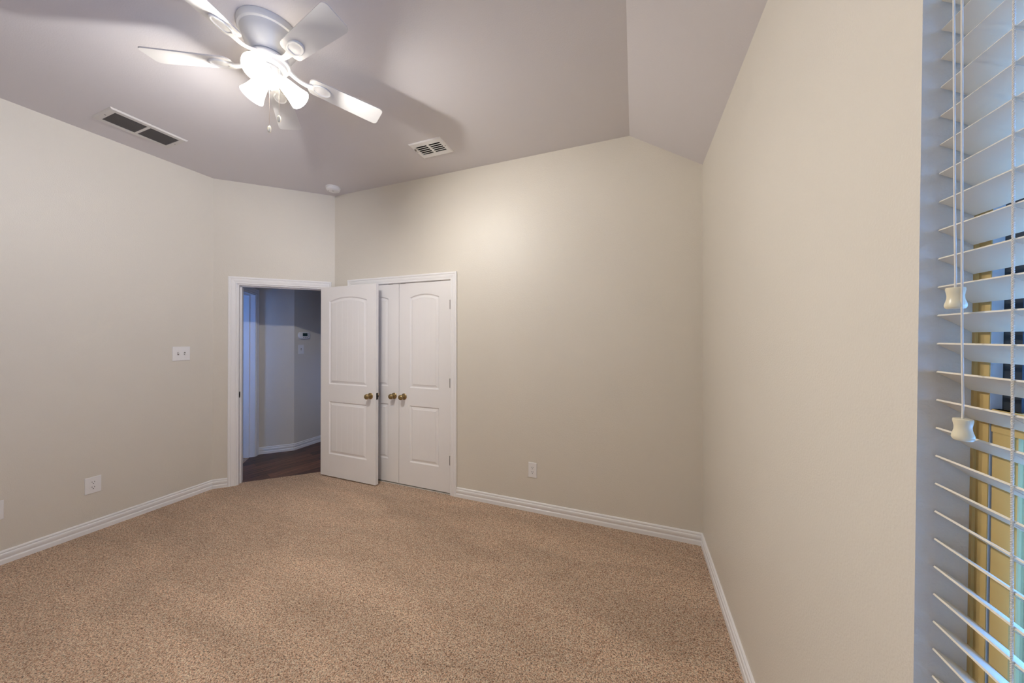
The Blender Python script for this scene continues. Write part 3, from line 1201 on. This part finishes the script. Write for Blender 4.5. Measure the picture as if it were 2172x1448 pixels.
# return air grille (long, near the left wall)
gx, gy = -3.494, 1.309
g1 = empty('return_air_grille', (gx, gy, ZC))
tag(g1, 'long beige return air grille with two dark louvred openings near the left wall', 'ceiling vent', 'ceiling vents')
bm = bmesh.new()
frame_bm(bm, -0.138, 0.138, -0.207, 0.207, (0.042, 0.036), 0.0, -0.010)
box(bm, -0.097, 0.097, -0.008, 0.008, -0.0098, 0)
link('frame', bm, 'grille', g1)
bm = bmesh.new()
box(bm, -0.097, 0.097, -0.172, 0.172, -0.0012, -0.0002)
link('duct_dark_plate', bm, 'dark', g1)  # dark plate painted for the shade inside the duct
for y0, y1 in ((-0.171, -0.008), (0.008, 0.171)):
    bm = bmesh.new()
    for i in range(13):
        x = -0.090 + 0.015 * i
        prism(bm, [(x - 0.0008, -0.0015), (x + 0.0008, -0.0015), (x + 0.0016, -0.0090), (x, -0.0095)], (y0, y1), lambda u, v, w: (u, w, v))
    link('louvers', bm, 'louver', g1)
for y in (-0.186, 0.186):
    bm = bmesh.new()
    disk(bm, 0.0, y, -0.0098, 0.0045, 0.0015)
    link('screw', bm, 'hinge', g1)

# supply register
sx_, sy_ = -1.582, 2.285
g2 = empty('supply_register', (sx_, sy_, ZC))
tag(g2, 'white rectangular supply register with two columns of slots near the closet wall', 'ceiling vent', 'ceiling vents')
bm = bmesh.new()
frame_bm(bm, -0.150, 0.150, -0.108, 0.108, (0.034, 0.046), 0.0, -0.009)
box(bm, -0.010, 0.010, -0.063, 0.063, -0.0088, 0)
link('frame', bm, 'trim', g2)
bm = bmesh.new()
box(bm, -0.117, 0.117, -0.063, 0.063, -0.0012, -0.0002)
link('duct_dark_plate', bm, 'dark', g2)  # black sheet standing in for the unlit duct above
for x0, x1 in ((-0.117, -0.010), (0.010, 0.117)):
    bm = bmesh.new()
    for i in range(6):
        y = -0.062 + 0.0248 * i
        prism(bm, [(y - 0.0058, -0.0085), (y + 0.0030, -0.0085), (y + 0.0068, -0.0015), (y + 0.0030, -0.0010)], (x0, x1), lambda u, v, w: (w, u, v))
    link('louvers', bm, 'trim', g2)
for x in (-0.134, 0.134):
    bm = bmesh.new()
    disk(bm, x, 0.0, -0.0088, 0.004, 0.0015)
    link('screw', bm, 'hinge', g2)
bm = bmesh.new()
box(bm, -0.1335, -0.1275, -0.045, -0.025, -0.019, -0.0085)
link('damper_lever', bm, 'hinge', g2)

# smoke detector
sd = empty('smoke_detector', (-2.972, 2.53, ZC))
tag(sd, 'round white smoke detector on the ceiling in the corner above the doors', 'smoke detector')
bm = bmesh.new()
lathe(bm, [(0, 0), (0.070, 0), (0.071, -0.003), (0.070, -0.009), (0, -0.009)], 40, cap=False)
link('mounting_base', bm, 'plastic', sd, smooth=True)
bm = bmesh.new()
lathe(bm, [(0, -0.009), (0.064, -0.009), (0.066, -0.013), (0.065, -0.026), (0.060, -0.034), (0.048, -0.040), (0.030, -0.042), (0, -0.042)], 40, cap=False)
link('body', bm, 'plastic', sd, smooth=True)
bm = bmesh.new()
lathe(bm, [(0, -0.0418), (0.011, -0.0418), (0.010, -0.0445), (0, -0.045)], 20, Matrix.Translation((0.012, -0.01, 0)), cap=False)
link('test_button', bm, 'grille', sd, smooth=True)
bm = bmesh.new()
lathe(bm, [(0, -0.0395), (0.003, -0.0395), (0.003, -0.042), (0, -0.0425)], 10, Matrix.Translation((-0.036, -0.028, 0)), cap=False)
link('indicator_light', bm, 'dark', sd)


# ------------------------------------------------------------------ wall plates (local: x along the wall, y out of it, z up)
def plate_frame(name, pos, xdir, label, cat, group=None):
    """pos on the wall face; xdir = direction of local x (viewer's right); out = z-up x"""
    e = empty(name, pos)
    x = Vector(xdir).normalized()
    e.rotation_euler = (0, 0, math.atan2(x.y, x.x))
    tag(e, label, cat, group)
    return e             # local -y points out of the wall, towards the viewer


def cover(parent, w, h, d=0.006):
    bm = bmesh.new()
    vs = box(bm, -w / 2, w / 2, -d, 0, -h / 2, h / 2)
    fe = [e for e in bm.edges if all(v.co.y < -d + 1e-5 for v in e.verts)]
    bmesh.ops.bevel(bm, geom=fe, offset=0.003, segments=3, affect='EDGES', profile=0.6)
    return link('cover_plate', bm, 'plastic', parent)


def toggle_switch(parent, cx, up=True):
    bm = bmesh.new()
    box(bm, cx - 0.0055, cx + 0.0055, -0.0064, -0.003, -0.0125, 0.0125)
    s = link('switch_slot', bm, 'louver', parent)
    bm = bmesh.new()
    a = math.radians(28 if up else -28)
    m = Matrix.Translation((cx, -0.006, 0)) @ Matrix.Rotation(a, 4, 'X')
    vs = box(bm, -0.0038, 0.0038, -0.0155, 0.002, -0.0045, 0.0045, 0.001)
    for v in bm.verts:
        v.co = m @ v.co
    link('toggle', bm, 'plastic', parent)
    for z in (-0.030, 0.030):
        bm = bmesh.new()
        lathe(bm, [(0, 0), (0.003, 0), (0.0025, 0.0012), (0, 0.0014)], 12, Matrix.Translation((cx, -0.0058, z)) @ Matrix.Rotation(PI / 2, 4, 'X'), cap=False)
        link('screw', bm, 'plastic', parent)


def outlet_face(parent, cz, dark=True):
    bm = bmesh.new()
    n = 24
    pts = []
    for k in range(n):
        a = 2 * PI * k / n
        x, z = 0.0172 * math.cos(a), 0.0172 * math.sin(a)
        z = max(-0.0142, min(0.0142, z))
        pts.append((x, cz + z))
    prism(bm, pts, (-0.0074, -0.003), lambda u, v, w: (u, w, v))
    f = link('receptacle', bm, 'plastic', parent)
    for sx in (-0.0064, 0.0064):
        bm = bmesh.new()
        box(bm, sx - 0.0012, sx + 0.0012, -0.0078, -0.0070, cz + 0.001, cz + 0.0095)
        link('prong_slot', bm, 'dark', f)
    bm = bmesh.new()
    lathe(bm, [(0, -0.0002), (0.0027, -0.0002), (0.0027, 0.0006), (0, 0.0006)], 12, Matrix.Translation((0, -0.0074, cz - 0.0075)) @ Matrix.Rotation(PI / 2, 4, 'X'), cap=False)
    link('ground_hole', bm, 'dark', f)


def outlet(pos, xdir, label, w=0.074, h=0.124):
    e = plate_frame('wall_outlet', pos, xdir, label, 'outlet', 'duplex outlets near the floor')
    cover(e, w, h)
    outlet_face(e, 0.0195)
    outlet_face(e, -0.0195)
    bm = bmesh.new()
    lathe(bm, [(0, 0), (0.003, 0), (0.0025, 0.0012), (0, 0.0014)], 12, Matrix.Translation((0, -0.0058, 0)) @ Matrix.Rotation(PI / 2, 4, 'X'), cap=False)
    link('screw', bm, 'plastic', e)
    return e


outlet((XL, 1.207, 0.360), (0, 1, 0), 'white duplex outlet low on the left wall, fully in view', 0.082, 0.124)
outlet((XL, 0.786, 0.361), (0, 1, 0), 'white wall plate cut off by the left edge of the photo', 0.082, 0.124)
outlet((-0.823, YB, 0.358), (1, 0, 0), 'white duplex outlet on the back wall right of the closet', 0.075, 0.128)

sw = plate_frame('light_switch', (XL, 1.726, 1.350), (0, 1, 0), 'white two-toggle switch plate on the left wall beside the bedroom doorway', 'light switch', 'switches')
cover(sw, 0.124, 0.128)
toggle_switch(sw, -0.023, False)
toggle_switch(sw, 0.023, True)

hs = plate_frame('light_switch', (HX, 3.110, 1.337), (0, 1, 0), 'small white single switch below the thermostat in the hall', 'light switch', 'switches')
cover(hs, 0.080, 0.124)
toggle_switch(hs, 0.0, True)

th = plate_frame('thermostat', (HX, 3.146, 1.527), (0, 1, 0), 'white rounded thermostat with dark screen on the hall wall', 'thermostat')


def rrect(w, h, r, n=6):
    pts = []
    for cx, cz, a0_ in ((w / 2 - r, h / 2 - r, 0), (-w / 2 + r, h / 2 - r, 90), (-w / 2 + r, -h / 2 + r, 180), (w / 2 - r, -h / 2 + r, 270)):
        for i in range(n + 1):
            a = math.radians(a0_ + 90 * i / n)
            pts.append((cx + r * math.cos(a), cz + r * math.sin(a)))
    return pts


bm = bmesh.new()
ring = []
for (k, y) in ((0.0, 0.0), (0.0, -0.020), (0.003, -0.025), (0.008, -0.027)):
    ring.append([bm.verts.new((x, y, z_)) for x, z_ in rrect(0.160 - 2 * k, 0.094 - 2 * k, 0.036 - k)])
for a, b in zip(ring, ring[1:]):
    for i in range(len(a)):
        bm.faces.new((a[i], a[(i + 1) % len(a)], b[(i + 1) % len(b)], b[i]))
bm.faces.new(ring[0])
bm.faces.new(ring[-1])
link('housing', bm, 'plastic', th, smooth=True)
bm = bmesh.new()
box(bm, -0.030, 0.038, -0.0282, -0.026, -0.012, 0.030)
link('screen', bm, 'screen', th)
for i in range(3):
    bm = bmesh.new()
    box(bm, -0.024 + 0.024 * i, -0.010 + 0.024 * i, -0.0285, -0.026, -0.033, -0.026, 0.0008)
    link('button', bm, 'hinge', th)
for z_ in (-0.006, 0.016):
    bm = bmesh.new()
    s_ = 1 if z_ > 0 else -1
    prism(bm, [(0.048, z_), (0.062, z_), (0.055, z_ + 0.010 * s_)], (-0.0285, -0.026), lambda u, v, w: (u, w, v))
    link('arrow_button', bm, 'louver', th)
